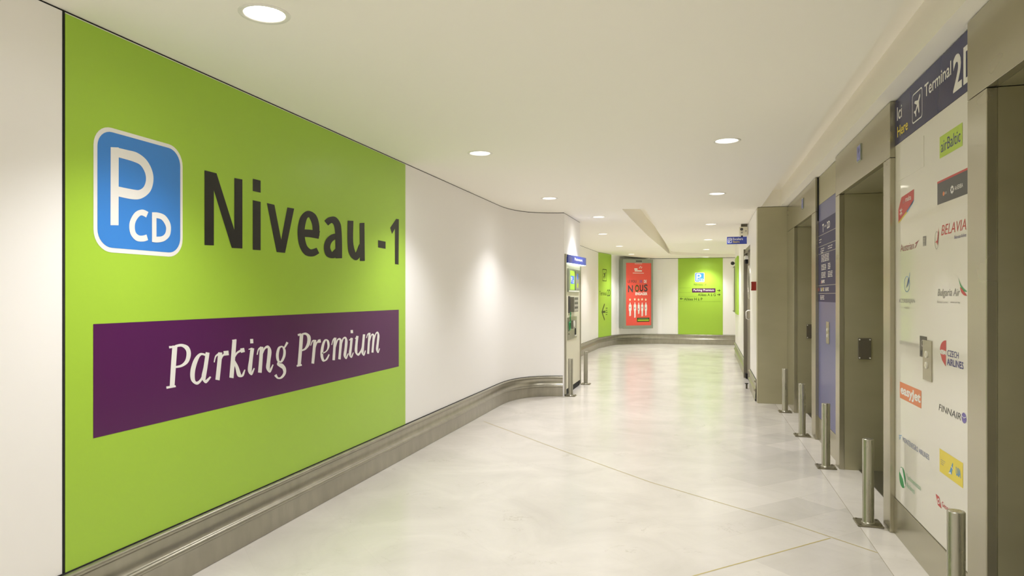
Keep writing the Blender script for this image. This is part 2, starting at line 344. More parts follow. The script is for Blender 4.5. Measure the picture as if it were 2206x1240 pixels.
PREMIUM_STROKES = [[[2824,1192,1,-6],[2851,1192,1,-5],[2879,1195,1,-5]],[[2863,1197,-17,2],[2854,1107,-17,2],[2844,994,-16,2]],[[2806,993,1,-6],[2868,993,2,-5]],[[2866,1194,2,-6],[2908,1196,-1,-7],[2945,1180,-11,-7],[2959,1150,-16,1],[2946,1112,-12,6],[2910,1092,-4,6],[2864,1089,-1,5]],[[3085,1131,1,6],[3045,1139,-5,6],[3011,1111,-14,6],[2988,1058,-17,3],[2990,1010,-14,-1],[3019,989,1,-8],[3053,1007,7,-4],[3079,1052,7,-2]],[[3099,1144,-15,3],[3083,1068,-15,3],[3069,1013,-16,2],[3085,989,1,-9],[3122,1011,5,-3]],[[3150,1086,4,-1],[3163,1118,5,-3],[3196,1132,5,-5]],[[3198,1136,-17,2],[3190,1074,-17,3],[3176,987,-17,4]],[[3187,1058,5,-2],[3211,1110,6,-3],[3244,1128,6,-5]],[[3229,1128,3,-13],[3270,1128,2,-13]],[[3299,1196,1,-3],[3336,1198,1,-3]],[[3319,1198,-18,2],[3306,1089,-18,2],[3293,985,-18,4]],[[3303,1080,5,-2],[3338,1120,6,-4],[3378,1133,5,-6]],[[3372,1132,4,-13],[3407,1134,4,-12]],[[3311,1080,-10,-3],[3338,1042,-14,-2],[3361,992,-15,-4],[3388,987,7,-5],[3410,1019,5,-1]],[[3458,1181,1,-13],[3487,1180,1,-13]],[[3443,1134,1,-3],[3479,1139,2,-3]],[[3478,1139,-17,3],[3465,1074,-17,3],[3454,1009,-18,1],[3468,987,5,-7],[3496,1019,5,-2]],[[3525,1096,5,-1],[3539,1127,5,-3],[3568,1138,6,-5]],[[3568,1140,-17,2],[3561,1066,-17,2],[3551,986,-18,3]],[[3563,1075,4,-2],[3591,1123,7,-4],[3628,1136,-3,-8],[3647,1109,-19,1],[3637,1049,-18,3],[3631,1004,-18,1],[3647,982,7,-7],[3683,1022,5,-2]],[[3782,1127,-3,5],[3745,1121,-11,4],[3727,1079,-15,2],[3737,1040,-11,-2],[3769,1033,6,-6],[3798,1064,13,-4],[3802,1102,13,0],[3782,1127,7,2]],[[3798,1114,6,-3],[3835,1150,11,-5]],[[3740,1038,-6,1],[3734,1022,-12,-4],[3769,1007,-13,-10],[3798,986,-18,-2],[3802,955,-14,4],[3769,932,-7,6],[3731,933,4,4],[3705,956,12,4]],[[3951,1189,3,-7],[3989,1194,3,-6]],[[3995,1195,-21,2],[3981,1088,-20,2],[3966,991,-19,3]],[[3937,988,2,-6],[3997,989,2,-6]],[[3998,1192,1,-5],[4047,1193,-4,-7],[4084,1170,-20,-2],[4080,1126,-19,5],[4040,1092,-9,5],[3986,1084,-3,5]],[[4106,1109,5,-1],[4129,1139,5,-3],[4155,1142,3,-4]],[[4159,1145,-18,2],[4146,1065,-18,2],[4132,985,-17,3]],[[4146,1054,5,-1],[4174,1115,8,-2],[4203,1134,8,-4]],[[4196,1132,4,-11],[4233,1134,4,-12]],[[4252,1044,4,-4],[4309,1057,6,-3],[4335,1088,14,-2],[4325,1126,13,3],[4292,1135,-8,5],[4260,1098,-16,4],[4246,1036,-18,1],[4268,993,-11,-5],[4309,998,8,-5],[4345,1030,7,-3]],[[4379,1095,6,-1],[4399,1130,7,-2],[4425,1142,7,-4]],[[4427,1144,-18,1],[4416,1065,-18,2],[4406,983,-18,2]],[[4421,1060,6,-2],[4455,1120,9,-3],[4489,1131,-4,-7],[4507,1109,-19,0],[4498,1048,-18,2],[4487,982,-18,3]],[[4502,1059,7,-2],[4538,1124,9,-3],[4573,1135,-5,-7],[4591,1111,-19,1],[4582,1053,-19,2],[4569,1003,-19,1],[4587,980,6,-6],[4619,1014,6,-2]],[[4656,1176,1,-12],[4693,1175,1,-12]],[[4633,1112,4,-3],[4674,1127,5,-3]],[[4672,1127,-19,2],[4658,1059,-18,2],[4646,1005,-18,1],[4665,981,6,-5],[4698,1015,6,-2]],[[4726,1118,6,-3],[4760,1135,5,-2]],[[4760,1138,-19,2],[4745,1076,-19,2],[4740,1018,-20,0],[4774,992,5,-9],[4823,1023,9,-3],[4858,1080,7,-2]],[[4868,1144,-19,1],[4853,1068,-19,2],[4843,1004,-19,1],[4863,981,7,-6],[4893,1015,7,-2]],[[4908,1112,7,-1],[4929,1140,7,-3],[4960,1148,5,-4]],[[4960,1151,-18,1],[4947,1068,-18,2],[4936,985,-18,2]],[[4952,1061,7,-1],[4986,1122,9,-2],[5017,1135,-3,-7],[5036,1115,-19,0],[5025,1056,-18,2],[5014,989,-18,2]],[[5028,1062,7,-1],[5065,1130,10,-2],[5100,1146,-3,-8],[5119,1122,-19,1],[5108,1063,-19,2],[5095,1008,-19,1],[5111,982,5,-6],[5141,1013,7,-1]]]

# ------------------------------------------------------------------ room shell
H = 2.64
LEFT = [(-2.556, -3.4), (-2.556, 8.6), (-2.550, 8.80), (-2.530, 8.98), (-2.490, 9.16), (-2.430, 9.31), (-2.345, 9.44), (-2.235, 9.54), (-2.11, 9.61), (-1.98, 9.65), (-1.885, 9.665)]
struct(MB().box(-3.1, 2.6, -3.6, 21.4, -.12, 0, marble_m), 'floor', 'polished cream marble floor laid on the diagonal')
wl = MB(); wall_strip(wl, LEFT, .15, 0, 2.632, white_wall, True); struct(wl, 'wall_left')
wm = MB(); wall_strip(wm, [(-1.885, 9.665), (-1.885, 11.02), (-2.60, 11.02)], .15, 0, 2.632, white_wall); struct(wm, 'wall_machine')
FAR = [(-2.74, 11.02), (-2.74, 16.5), (-2.70, 18.65), (-2.47, 19.88), (-2.36, 20.20), (-2.20, 20.45), (-1.99, 20.64), (-1.75, 20.78), (-1.45, 20.88), (-1.10, 20.93), (-.72, 20.95), (2.4, 20.95)]
wf = MB(); wall_strip(wf, FAR, .15, 0, 2.632, white_wall, False); struct(wf, 'wall_far')
struct(MB().box(-2.8, 1.4, -3.55, -3.4, 0, 2.632, white_wall), 'wall_back')
struct(MB().box(1.15, 1.30, -3.4, 1.66, 0, 2.632, white_wall), 'wall_right_near')
struct(MB().box(2.4, 2.55, 17.6, 21.1, 0, 2.632, white_wall), 'wall_right_far')
DX = lambda y: .747+(y-9.9)*.0121
def rpath(*ys): return [(DX(y), y) for y in ys]
wr = MB(); wall_strip(wr, [(2.4, 17.75), (DX(17.75)+.002, 17.75)], .14, 0, 2.632, white_wall); struct(wr, 'wall_right_return')
wr = MB()
wall_strip(wr, [(DX(17.75), 17.75), (DX(12.75), 12.75)], .14, 0, 2.632, white_wall)
wall_strip(wr, rpath(11.40, 9.9), .14, 0, 2.632, white_wall)
wall_strip(wr, rpath(12.75, 11.40), .14, 2.26, 2.632, white_wall)
struct(wr, 'wall_right')
# dark shadow joint where wall meets ceiling
g = MB()
for path, sgn in ((LEFT, 1), ([(-1.885, 9.665), (-1.885, 11.02)], 1), (FAR, 1), (rpath(17.7, 9.9), 1)):
    wall_strip(g, offset_path(path, .004), .1, 2.6305, 2.6405, black)
wall_strip(g, offset_path([(-1.45, 20.88), (-1.10, 20.93), (-.72, 20.95), (1.4, 20.95)], -.006), .006, 2.549, 2.5595, black)
struct(g, 'trim_1', 'dark shadow joint between wall panels and ceiling')

# lamps: x, y, z; the out-of-view ones are added for their light
LAMPS = [(-1.776, -.45, H), (-1.776, 2.505, H), (-1.776, 5.44, H), (-1.78, 8.19, H), (-1.48, 10.33, H), (-1.82, 13.24, H), (-1.88, 16.6, H), (-1.86, 19.40, 2.611),
         (.20, -.30, H), (.20, 2.62, H), (.198, 5.505, H), (.19, 8.337, H), (.175, 11.9, H), (.165, 15.165, H), (.155, 18.37, H), (.155, 20.50, 2.56)]
SLOT = [(-1.036, 9.47), (-.728, 9.53), (-.745, 11.2), (-.757, 12.66), (-.755, 15.5), (-.753, 18.69), (-.813, 18.68), (-.91, 17.0), (-.969, 15.37), (-1.005, 13.8), (-1.02, 12.32), (-1.035, 10.8)]
def tess(mb, loops, z, m):
    vl = [[Vector((x, y, 0)) for x, y in l] for l in loops]
    tri = geometry.tessellate_polygon(vl); v = [(p.x, p.y, z) for l in vl for p in l]
    fs = []
    for t in tri:
        a, b, c = (Vector(v[i]) for i in t)
        if abs((b-a).cross(c-a).z) < 1e-9: continue
        fs.append(tuple(t) if (b-a).cross(c-a).z < 0 else tuple(t)[::-1])
    mb.add(v, fs, m)
def circ(x, y, r, n=32): return [(x+r*math.cos(2*PI*i/n), y+r*math.sin(2*PI*i/n)) for i in range(n)]
ce = MB()
holes = [circ(x, y, .086) for x, y, z in LAMPS if z == H and abs(z-H) < .001]
LOW = [(-.76, 18.9), (-.48, 19.45), (-.16, 19.90), (.12, 20.17), (.41, 20.40), (.70, 20.60), (1.0, 20.78), (1.4, 20.95)]
SR = SLOT[:6]; SLL = [(-.926, 16.75)]+SLOT[8:]          # right edge near to far; left edge far to near
def hz(x, y):
    d = (x+2.7)*.884+(y-20.1)*.468
    return H-.08*max(0, min(1, d/1.150))
outer = [(-3.1, -3.6), (.795, -3.6), (.795, 9.75), (2.6, 9.75), (2.6, 21.2), (1.4, 21.2)]+LOW[::-1]+SR[::-1]+SLL[::-1]+[(-2.888, 20.454), (-3.1, 20.85)]
tess(ce, [outer]+holes, H, ceiling_m)
def slope(mb, loops, m):
    k = len(mb.v); tess(mb, loops, H, m)
    for i in range(k, len(mb.v)): x, y, z = mb.v[i]; mb.v[i] = (x, y, hz(x, y))
slope(ce, [[(-3.1, 20.85), (-2.888, 20.454), (-.926, 16.75), (-.91, 17.0), (-.813, 18.68), (-.753, 18.69), (-.76, 18.9), (-1.983, 21.2), (-3.1, 21.2)], circ(-1.86, 19.40, .086)], ceiling_m)
slope(ce, [LOW+[(1.4, 21.2), (-1.983, 21.2)], circ(.155, 20.50, .086)], ceiling_m)
SL2 = SLOT[:8]+[(-.926, 16.75)]+SLOT[8:]
SL2 = SLOT[:6]+[(-.813, 18.68), (-.91, 17.0), (-.926, 16.75)]+SLOT[8:]
n = len(SL2)
ce.add([(x, y, min(H, hz(x, y))) for x, y in SL2]+[(x, y, H+.34) for x, y in SL2], [(i, (i+1) % n, n+(i+1) % n, n+i) for i in range(n)], ceiling_m)
ce.add([(x, y, H+.34) for x, y in SL2], [tuple(range(n))], ceiling_m)
n = len(LOW)
ce.add([(x, y, z) for z in (2.56, H) for x, y in LOW], [(i, i+1, n+i+1, n+i) for i in range(n-1)], ceiling_m)
# closed roof above
ce.box(-3.1, 2.7, -3.7, 21.5, 3.0, 3.1, ceiling_m)
struct(ce, 'ceiling', 'plain cream ceiling with curved recess', recalc=False)
# trough along the lifts
tr = MB()
tr.box(.777, .795, -3.5, 9.75, H+.001, 2.9, ceiling_m)
tr.box(.7775, 1.06, -3.5, 9.78, 2.86, 2.9, ceiling_m)
tr.box(1.035, 1.30, -3.5, 9.75, H, 2.9, ceiling_m)
tr.box(.7765, 1.30, 9.745, 9.78, H+.001, 2.9, ceiling_m)
struct(tr, 'ceiling_trough', 'plaster trough in the ceiling along the lifts')

# skirting
PROF = [(.0, .289), (.020, .287), (.029, .281), (.031, .272), (.027, .264), (.014, .257), (.008, .250), (.010, .170), (.022, .165), (.032, .159), (.036, .150), (.033, .141), (.022, .134), (.013, .126), (.020, .002)]
GAPP = [(.0, .294), (.006, .294), (.006, .2885), (.0, .2885)]
def skirting(name, *paths):
    mb = MB()
    for p in paths: sweep(mb, p, PROF, steel_base); sweep(mb, p, GAPP, black)
    struct(mb, name, 'double-ribbed stainless steel skirting')
def refine(p):
    out = [p[0]]
    for a, b in zip(p, p[1:]):
        k = max(1, int(math.hypot(b[0]-a[0], b[1]-a[1])/1.5))
        out += [(a[0]+(b[0]-a[0])*i/k, a[1]+(b[1]-a[1])*i/k) for i in range(1, k+1)]
    return out
skirting('baseboard_left', refine(LEFT[:-1])+[(-1.905, 9.664)])
skirting('baseboard_far', refine(FAR[:-1])+[(1.2, 20.95)])
skirting('baseboard_right', rpath(17.7, 15, 12.80), rpath(11.33, 9.9))

# steel pillar facing the corridor
struct(MB().box(.745, 1.20, 9.74, 9.90, 0, 2.634, steel_dark), 'wall_pillar', 'brushed steel clad pillar between the lifts and the stair door', bevel=.004)

# brass strips in the marble
b = MB()
def strip(x0, y0, x1, y1, w=.008):
    d = math.hypot(x1-x0, y1-y0); nx, ny = -(y1-y0)/d*w/2, (x1-x0)/d*w/2
    b.add([(x0+nx, y0+ny, .0006), (x0-nx, y0-ny, .0006), (x1-nx, y1-ny, .0006), (x1+nx, y1+ny, .0006)], [(0, 1, 2, 3)], brass)
strip(-2.40, 7.49, -1.309, 6.345); strip(-1.309, 6.345, -.376, 5.40); strip(-.376, 5.40, .549, 4.66); strip(.549, 4.66, .966, 4.255)
strip(.752, 4.440, -1.9, 1.775, .009)
struct(b, 'floor_brass_strip', 'thin brass strips set in the marble')

# ------------------------------------------------------------------ downlights
def downlight(x, y, z, label):
    t = thing('downlight', label, 'ceiling light', (x, y, z), 'round recessed downlights in the ceiling')
    r = MB(); r.lathe((x, y, z), [(.084, .001), (.086, -.003), (.103, -.0045), (.106, -.001), (.106, .0)], lamp_rim, 36); r.build('trim_ring', t)
    r = MB(); r.lathe((x, y, z), [(.0855, -.001), (.080, .012), (.076, .030), (.074, .045)], lamp_rim, 32); r.build('reflector', t)
    r = MB(); r.cyl((x, y, z+.014), (x, y, z+.018), .081, lamp_m, 32); r.build('diffuser', t)
    r = MB()
    for k in (-.036, -.012, .012, .036):
        hw = math.sqrt(.0765**2-k*k)*.96; r.box(x-hw, x+hw, y+k-.001, y+k+.001, z+.004, z+.012, lamp_rim)
    r.build('louvre', t)
    for nm, e, deg, bl in (('spot_light', LAMP_W, SPOT_DEG, SPOT_BLEND), ('fill_light', FILL_W, 172, 1.0)):
        l = bpy.data.lights.new(nm, 'SPOT'); l.energy = e; l.color = LAMP_COL; l.spot_size = math.radians(deg); l.spot_blend = bl; l.shadow_soft_size = .07
        o = bpy.data.objects.new(nm, l); C.objects.link(o); o.location = (x, y, z-.004); o.parent = t; o.matrix_parent_inverse = parent_inv(t)
LL = ['added unseen downlight behind the camera on the green sign side', 'large round downlight over the left half of the big green wall sign',
      'round downlight before the right edge of the big green sign, second of the left row', 'small bright downlight above the white left wall, third of the left row',
      'downlight nearest the payment machine header', 'downlight just beyond the payment machine on the left side', 'downlight above the narrow green terminal panel', 'farthest left downlight, right above the red advert box',
      'added unseen downlight behind the camera on the lift side', 'added unseen downlight overhead beside the nearest lift', 'large oval-looking downlight of the right row, nearest one in view',
      'second downlight of the right row, beside the ceiling trough end', 'third downlight of the right row, right of the ceiling recess', 'fourth downlight of the right row, level with the stairs sign',
      'fifth downlight of the right row, before the lowered ceiling', 'last downlight, tight above the far green parking panel']
for (x, y, z), lb in zip(LAMPS, LL): downlight(x, y, z, lb)

# ------------------------------------------------------------------ big green wall sign
PL = Plane((-2.556, 0), (0, 1))
t = thing('wall_sign', 'huge lime green wall sign with blue parking badge and purple banner', 'sign', (-2.556, 3.95, 0))
m = MB(); prism(m, PL, rect(2.249, 5.657, .2945, 2.626), .0005, .004, green); m.build('panel', t)
m = MB(); prism(m, PL, rect(2.238, 2.249, .2945, 2.632), -.001, .002, black); m.build('edge_joint', t)
bd = MB(); flat(bd, PL, rrect(2.385, 2.917, 1.643, 2.203, .095), .0050, white_v); bd.build('parking_badge', t)
bdo = bpy.context.scene.objects['parking_badge']
m = MB(); flat(m, PL, rrect(2.405, 2.900, 1.664, 2.184, .078), .0056, blue_v); bf = m.build('badge_field', bdo)
def mm(st): return [[c/1000 for c in p] for p in st]
m = MB()
for i, s_ in enumerate(BADGE_STROKES): stroke(m, PL, mm(s_), .0062+i*.0002, white_v)
m.build('badge_letters', bdo)
m = MB()
for p in NIV_POLY[:4]: flat(m, PL, [(a/1000, z/1000) for a, z in p], .0052, black_v)
for i, s_ in enumerate(NIV_STROKES): stroke(m, PL, mm(s_), .0052+i*.0002, black_v)
m.build('lettering', t)
for p in NIV_POLY[4:]:
    m = MB(); flat(m, PL, [(a/1000, z/1000) for a, z in p], .0052, black_v); m.build('lettering', t)
m = MB(); flat(m, PL, rect(2.384, 5.515, .827, 1.325), .0050, purple); bn = m.build('banner', t)
m = MB()
for i, s_ in enumerate(PREMIUM_STROKES): stroke(m, PL, mm(s_), .0056+(i % 9)*.0002, white_v)
m.build('banner_lettering', bn)

# ------------------------------------------------------------------ lifts
def lift(yn, yf, jn, jf, label, ind):
    """opening from yn (near) to yf (far); jamb widths"""
    y0, y1 = yn-jn, yf+jf; HD = 2.291
    t = thing('lift_entrance', label, 'lift', (1.12, (yn+yf)/2, 0), 'steel lift entrances along the right wall')
    MB().box(1.12, 1.16, y0, y1, HD+.003, 2.633, steel_panel).build('header', t, bevel=.002)
    MB().box(1.12, 1.16, y0, yn, 0, HD, steel_panel).build('jamb', t, bevel=.003)
    MB().box(1.12, 1.16, yf, y1, 0, HD, steel_panel).build('jamb', t, bevel=.003)
    MB().box(1.1605, 1.95, yn-.05, yn, 0, HD, steel_dark).build('side_panel', t)
    MB().box(1.1605, 1.95, yf, yf+.05, 0, HD, steel_dark).build('side_panel', t)
    MB().box(1.1605, 1.95, yn, yf, HD+.003, HD+.03, steel_dark).build('soffit_panel', t)
    MB().box(1.27, 1.93, yn+.002, yf-.002, .001, .006, sill_m).build('sill', t)
    for a, b_ in ((yn, (yn+yf)/2-.002), ((yn+yf)/2+.002, yf)):
        MB().box(1.90, 1.93, a, b_, .008, HD, steel_dark).build('door_leaf', t)
    # riveted plate on the far reveal
    p = MB(); p.box(1.262, 1.360, yf-.012, yf, .922, 1.097, dark_plate); po = p.build('control_plate', t, bevel=.003)
    for x in (1.272, 1.350):
        for z in (.934, 1.085): MB().cyl((x, yf-.012, z), (x, yf-.017, z), .006, screw_m, 12).build('screw', po)
    MB().box(1.290, 1.332, yf-.0135, yf-.012, .95, 1.07, dark_plate).build('cover', po)
    if ind:
        c = yf-.755
        i = MB(); i.box(1.113, 1.121, c-.06, c+.06, 2.425, 2.545, grey_alu); io = i.build('floor_indicator', t, bevel=.002)
        d = MB(); d.box(1.1115, 1.1135, c-.052, c+.052, 2.433, 2.537, display_m)
        PI_ = Plane((1.1115, 0), (0, -1)); line(d, PI_, [(-c, 2.455), (-c, 2.515)], .014, .0006, blue_glass); line(d, PI_, [(-c-.022, 2.492), (-c, 2.52), (-c+.022, 2.492)], .012, .0006, blue_glass)
        d.build('display', io)
    return t
lift(1.82, 3.18, .16, .205, 'nearest steel lift entrance, cut by the right picture edge', True)
lift(4.795, 6.215, .155, .16, 'middle steel lift entrance between the directory and the airline panel', True)
lift(7.68, 9.05, .245, .685, 'farthest steel lift entrance, beside the steel pillar', True)

# ------------------------------------------------------------------ airline panel
PR = Plane((1.15, 0), (0, -1))
def R(y0, y1, z0, z1): return rect(-y0, -y1, z0, z1)   # y0 is the far (left-hand) edge
t = thing('airline_panel', 'white glass panel of airline logos under a navy Terminal 2D header', 'sign', (1.15, 4.0, 0))
MB().box(1.15, 1.19, 3.388, 4.638, .217, 2.360, white_glass).build('glass_panel', t)
MB().box(1.143, 1.19, 3.388, 4.638, 0, .214, steel_panel).build('base_plate', t, bevel=.002)
hd = MB().box(1.149, 1.19, 3.388, 4.638, 2.362, 2.632, navy2).build('header_sign', t)
m = MB(); n1 = .0018
text(m, PR, 'Ici', -4.594, -4.491, 2.502, 2.583, n1, white_v, .01)
text(m, PR, 'Here', -4.589, -4.372, 2.401, 2.465, n1, yellow_v, .015)
text(m, PR, 'Terminal', -4.071, -3.673, 2.496, 2.565, n1, white_v, .012)
text(m, PR, '2', -3.647, -3.536, 2.399, 2.569, n1, white_v, .03)
for pts in (rect(-3.517, -3.487, 2.399, 2.568), rect(-3.487, -3.44, 2.399, 2.425), rect(-3.487, -3.44, 2.542, 2.568)): flat(m, PR, pts, n1, white_v)
ring(m, PR, rrect(-4.288, -4.108, 2.407, 2.571, .022), rrect(-4.281, -4.115, 2.414, 2.564, .018), n1, white_v)
flat(m, PR, rect(-4.330, -4.326, 2.50, 2.60), n1, blue_glass)
PLANE_ICON = [(.92, .93), (.80, .90), (.62, .72), (.16, .80), (.08, .72), (.46, .55), (.26, .34), (.10, .36), (.04, .29), (.22, .20), (.30, .03), (.37, .08), (.36, .25), (.56, .45), (.72, .08), (.80, .15), (.74, .60), (.92, .80)]
def plane_icon(mb, P, a0, a1, z0, z1, n, m_, flip=False):
    flat(mb, P, [(a0+(a1-a0)*((1-x) if flip else x), z0+(z1-z0)*y) for x, y in PLANE_ICON], n, m_)
plane_icon(m, PR, -4.262, -4.134, 2.430, 2.550, n1, white_v)
m.build('header_lettering', hd)
MB().box(1.148, 1.1505, 4.085, 4.60, 2.135, 2.30, white_glass).build('blank_sticker', t)
def logo(name='airline_logo'):
    mb = MB(); return mb, (lambda lab: tag(mb.build(name, t), lab))
n1 = .0008; n2 = .0014; n3 = .002
m, done = logo(); flat(m, PR, R(3.837, 3.531, 2.129, 2.236), n1, lime_v); text(m, PR, 'airBaltic', -3.817, -3.555, 2.154, 2.212, n2, dblue_v, .0); done('lime green sticker')
m, done = logo(); flat(m, PR, R(3.871, 3.45, 1.903, 2.019), n1, dkgrey_v); flat(m, PR, R(3.871, 3.45, 2.009, 2.019), n2, red_v)
text(m, PR, 'AirSERBIA', -3.630, -3.524, 1.941, 1.961, n2, white_v, .005)
for k in range(8):
    a = k*PI/4; flat(m, PR, ell(-3.662+.016*math.cos(a), 1.950+.014*math.sin(a), .007, .006, 10), n2, white_v)
flat(m, PR, ell(-3.778, 1.947, .013, .011, 14), n2, orange_v); flat(m, PR, R(3.765, 3.735, 1.941, 1.953), n2, mgrey_v); flat(m, PR, R(3.715, 3.713, 1.93, 1.965), n2, mgrey_v); done('dark grey sticker with red top edge')
m, done = logo(); flat(m, PR, [(-4.569, 1.890), (-4.569, 1.965), (-4.505, 2.030), (-4.262, 2.042), (-4.262, 1.985), (-4.30, 1.965)], n1, red_v)
flat(m, PR, [(-4.569, 1.880), (-4.569, 1.890), (-4.40, 1.935), (-4.395, 1.925)], n1, yellow_v); flat(m, PR, [(-4.395, 1.925), (-4.40, 1.935), (-4.262, 1.985), (-4.262, 1.975)], n1, sky_v)
text(m, PR, 'air', -4.478, -4.425, 1.988, 2.010, n2, rose_v); text(m, PR, 'malta', -4.420, -4.312, 1.992, 2.020, n2, white_v, .01)
for k in range(4):
    a = k*PI/2+PI/4; flat(m, PR, [(-4.512, 1.945), (-4.512+.034*math.cos(a-.35), 1.945+.026*math.sin(a-.35)), (-4.512+.026*math.cos(a), 1.945+.018*math.sin(a)), (-4.512+.034*math.cos(a+.35), 1.945+.026*math.sin(a+.35))], n2, white_v)
done('red sticker with yellow and blue edge')
m, done = logo(); text(m, PR, 'Austrian', -4.526, -4.262, 1.709, 1.752, n1, maroon_v); flat(m, PR, [(-4.247, 1.712), (-4.236, 1.712), (-4.190, 1.742), (-4.165, 1.752), (-4.232, 1.742), (-4.246, 1.734), (-4.215, 1.737)], n1, maroon_v); done('dark red lettering with an arrow')
m, done = logo('pictogram_sticker'); flat(m, PR, R(4.103, 4.048, 1.712, 1.765), n1, mgrey_v)
line(m, PR, [(-4.09, 1.752), (-4.062, 1.752), (-4.09, 1.738), (-4.062, 1.738), (-4.076, 1.720)], .004, n2, lgrey_v); done('small grey sticker')
m, done = logo(); text(m, PR, 'BELAVIA', -3.815, -3.487, 1.745, 1.795, n1, red_v, .0, .25); text(m, PR, 'Belarusian Airlines', -3.634, -3.487, 1.714, 1.730, n1, dblue_v)
ring(m, PR, ell(-3.882, 1.728, .030, .046, 24), ell(-3.882, 1.728, .027, .043, 24), n1, mgrey_v)
flat(m, PR, [(-3.905, 1.718), (-3.872, 1.728), (-3.850, 1.790), (-3.852, 1.750), (-3.862, 1.722), (-3.868, 1.700), (-3.880, 1.716)], n2, red_v); done('red italic lettering beside a bird emblem')
m, done = logo(); ring(m, PR, ell(-4.395, 1.515, .055, .046, 28), ell(-4.395, 1.515, .050, .0425, 28), n1, sky_v)
stroke(m, PR, [(-4.41, 1.495, .008, 0), (-4.375, 1.51, .010, .004), (-4.350, 1.545, .006, .002), (-4.338, 1.580, .002, 0)], n1, sky_v); stroke(m, PR, [(-4.40, 1.50, .003, 0), (-4.372, 1.53, .008, 0), (-4.36, 1.55, .004, 0)], n2, dblue_v)
text(m, PR, 'AZERBAIJAN', -4.556, -4.245, 1.399, 1.431, n1, mgrey_v); text(m, PR, 'AIRLINES', -4.455, -4.345, 1.373, 1.385, n1, lgrey_v)
line(m, PR, [(-4.556, 1.380), (-4.465, 1.380)], .002, n1, lgrey_v); line(m, PR, [(-4.335, 1.380), (-4.25, 1.380)], .002, n1, lgrey_v); done('thin blue ring emblem over grey capitals')
m, done = logo(); text(m, PR, 'Bulgaria Air', -3.867, -3.562, 1.436, 1.483, n1, mgrey_v, .008, .2); text(m, PR, 'National Carrier', -3.878, -3.72, 1.412, 1.424, n1, lgrey_v); text(m, PR, 'www.air.bg', -3.688, -3.565, 1.411, 1.423, n1, mgrey_v)
stroke(m, PR, [(-3.580, 1.530, .0005, .0005), (-3.558, 1.500, .004, .002), (-3.525, 1.478, .007, .005), (-3.480, 1.467, .002, .002)], n1, dgreen_v)
stroke(m, PR, [(-3.560, 1.488, .001, .001), (-3.535, 1.470, .008, .006), (-3.505, 1.456, .006, .005), (-3.480, 1.449, .001, .001)], n2, red_v); done('grey italic lettering with a green and red tail')
m, done = logo(); flat(m, PR, ell(-3.745, 1.180, .088, .052, 24, 90, 180)+[(-3.745, 1.180)], n1, red_v); flat(m, PR, [(-3.828, 1.163), (-3.748, 1.163), (-3.750, 1.105), (-3.80, 1.130)], n1, red_v)
text(m, PR, 'CSA', -3.818, -3.750, 1.160, 1.184, n2, white_v, .01); text(m, PR, 'CZECH', -3.728, -3.580, 1.158, 1.188, n1, dblue_v, .005); text(m, PR, 'AIRLINES', -3.733, -3.519, 1.115, 1.148, n1, dblue_v, .02); done('red heart shape with dark blue capitals')
m, done = logo(); text(m, PR, 'CROATIA AIRLINES', -4.556, -4.175, 1.163, 1.185, n1, lgrey_v); done('faint grey capitals')
m, done = logo(); flat(m, PR, R(4.538, 4.129, .841, .937), n1, orange_v); text(m, PR, 'easyJet', -4.520, -4.140, .852, .922, n2, white_v, .035); done('orange sticker with white lettering')
m, done = logo(); text(m, PR, 'FINNAIR', -3.852, -3.552, .878, .910, n1, dkgrey_v, .0, .2); flat(m, PR, ell(-3.513, .897, .030, .024, 28), n1, violet_v); line(m, PR, [(-3.538, .903), (-3.512, .897), (-3.487, .905)], .003, n2, white_v); done('grey italic capitals with violet disc')
m, done = logo(); text(m, PR, 'MONTENEGRO AIRLINES', -4.480, -4.001, .592, .621, n1, mat('slate_blue_vinyl', srgb(110, 122, 160), .4)); line(m, PR, [(-4.556, .613), (-4.500, .622)], .004, n1, sky_v); line(m, PR, [(-4.556, .603), (-4.515, .608)], .004, n1, sky_v); line(m, PR, [(-4.550, .593), (-4.525, .597)], .004, n1, sky_v); done('slate blue capitals')
m, done = logo(); flat(m, PR, ell(-4.487, .378, .066, .060, 32), n1, dgreen_v); flat(m, PR, [(-4.54, .400), (-4.47, .372), (-4.44, .330), (-4.425, .35), (-4.452, .385), (-4.487, .436), (-4.53, .425)], n2, white_v)
flat(m, PR, [(-4.450, .388), (-4.426, .350), (-4.421, .385), (-4.432, .408)], n3, dgreen_v)
text(m, PR, 'Turkmenistan', -4.410, -4.141, .395, .425, n1, mat('pale_green_vinyl', srgb(140, 186, 150), .4)); text(m, PR, 'Airlines', -4.410, -4.25, .345, .378, n1, mat('pale_green_vinyl', srgb(140, 186, 150), .4)); done('green disc with pale green lettering')
m, done = logo(); flat(m, PR, R(3.838, 3.525, .576, .690), n1, yellow_v); text(m, PR, 'UIA', -3.612, -3.550, .614, .654, n2, sky_v, .03)
flat(m, PR, [(-3.705, .602), (-3.668, .602), (-3.650, .655), (-3.655, .662), (-3.672, .640)], n2, sky_v); flat(m, PR, [(-3.715, .598), (-3.672, .602), (-3.680, .612)], n3, white_v); line(m, PR, [(-3.668, .640), (-3.645, .630)], .006, n3, white_v)
for i, z in enumerate((.640, .630, .620)): line(m, PR, [(-3.818, z), (-3.755-.012*i, z)], .0025, n2, mgrey_v)
done('yellow sticker with blue tail emblem')
m, done = logo(); flat(m, PR, [(-3.897, .448), (-3.845, .446), (-3.81, .398), (-3.865, .400)], n1, red_v); ring(m, PR, ell(-3.852, .423, .017, .014, 16), ell(-3.852, .423, .010, .008, 16), n2, white_v)
text(m, PR, 'Georgian', -3.806, -3.66, .405, .438, n1, red_v, .005); text(m, PR, 'Airways', -3.74, -3.66, .385, .397, n1, rose_v); done('red flag shape with red lettering')
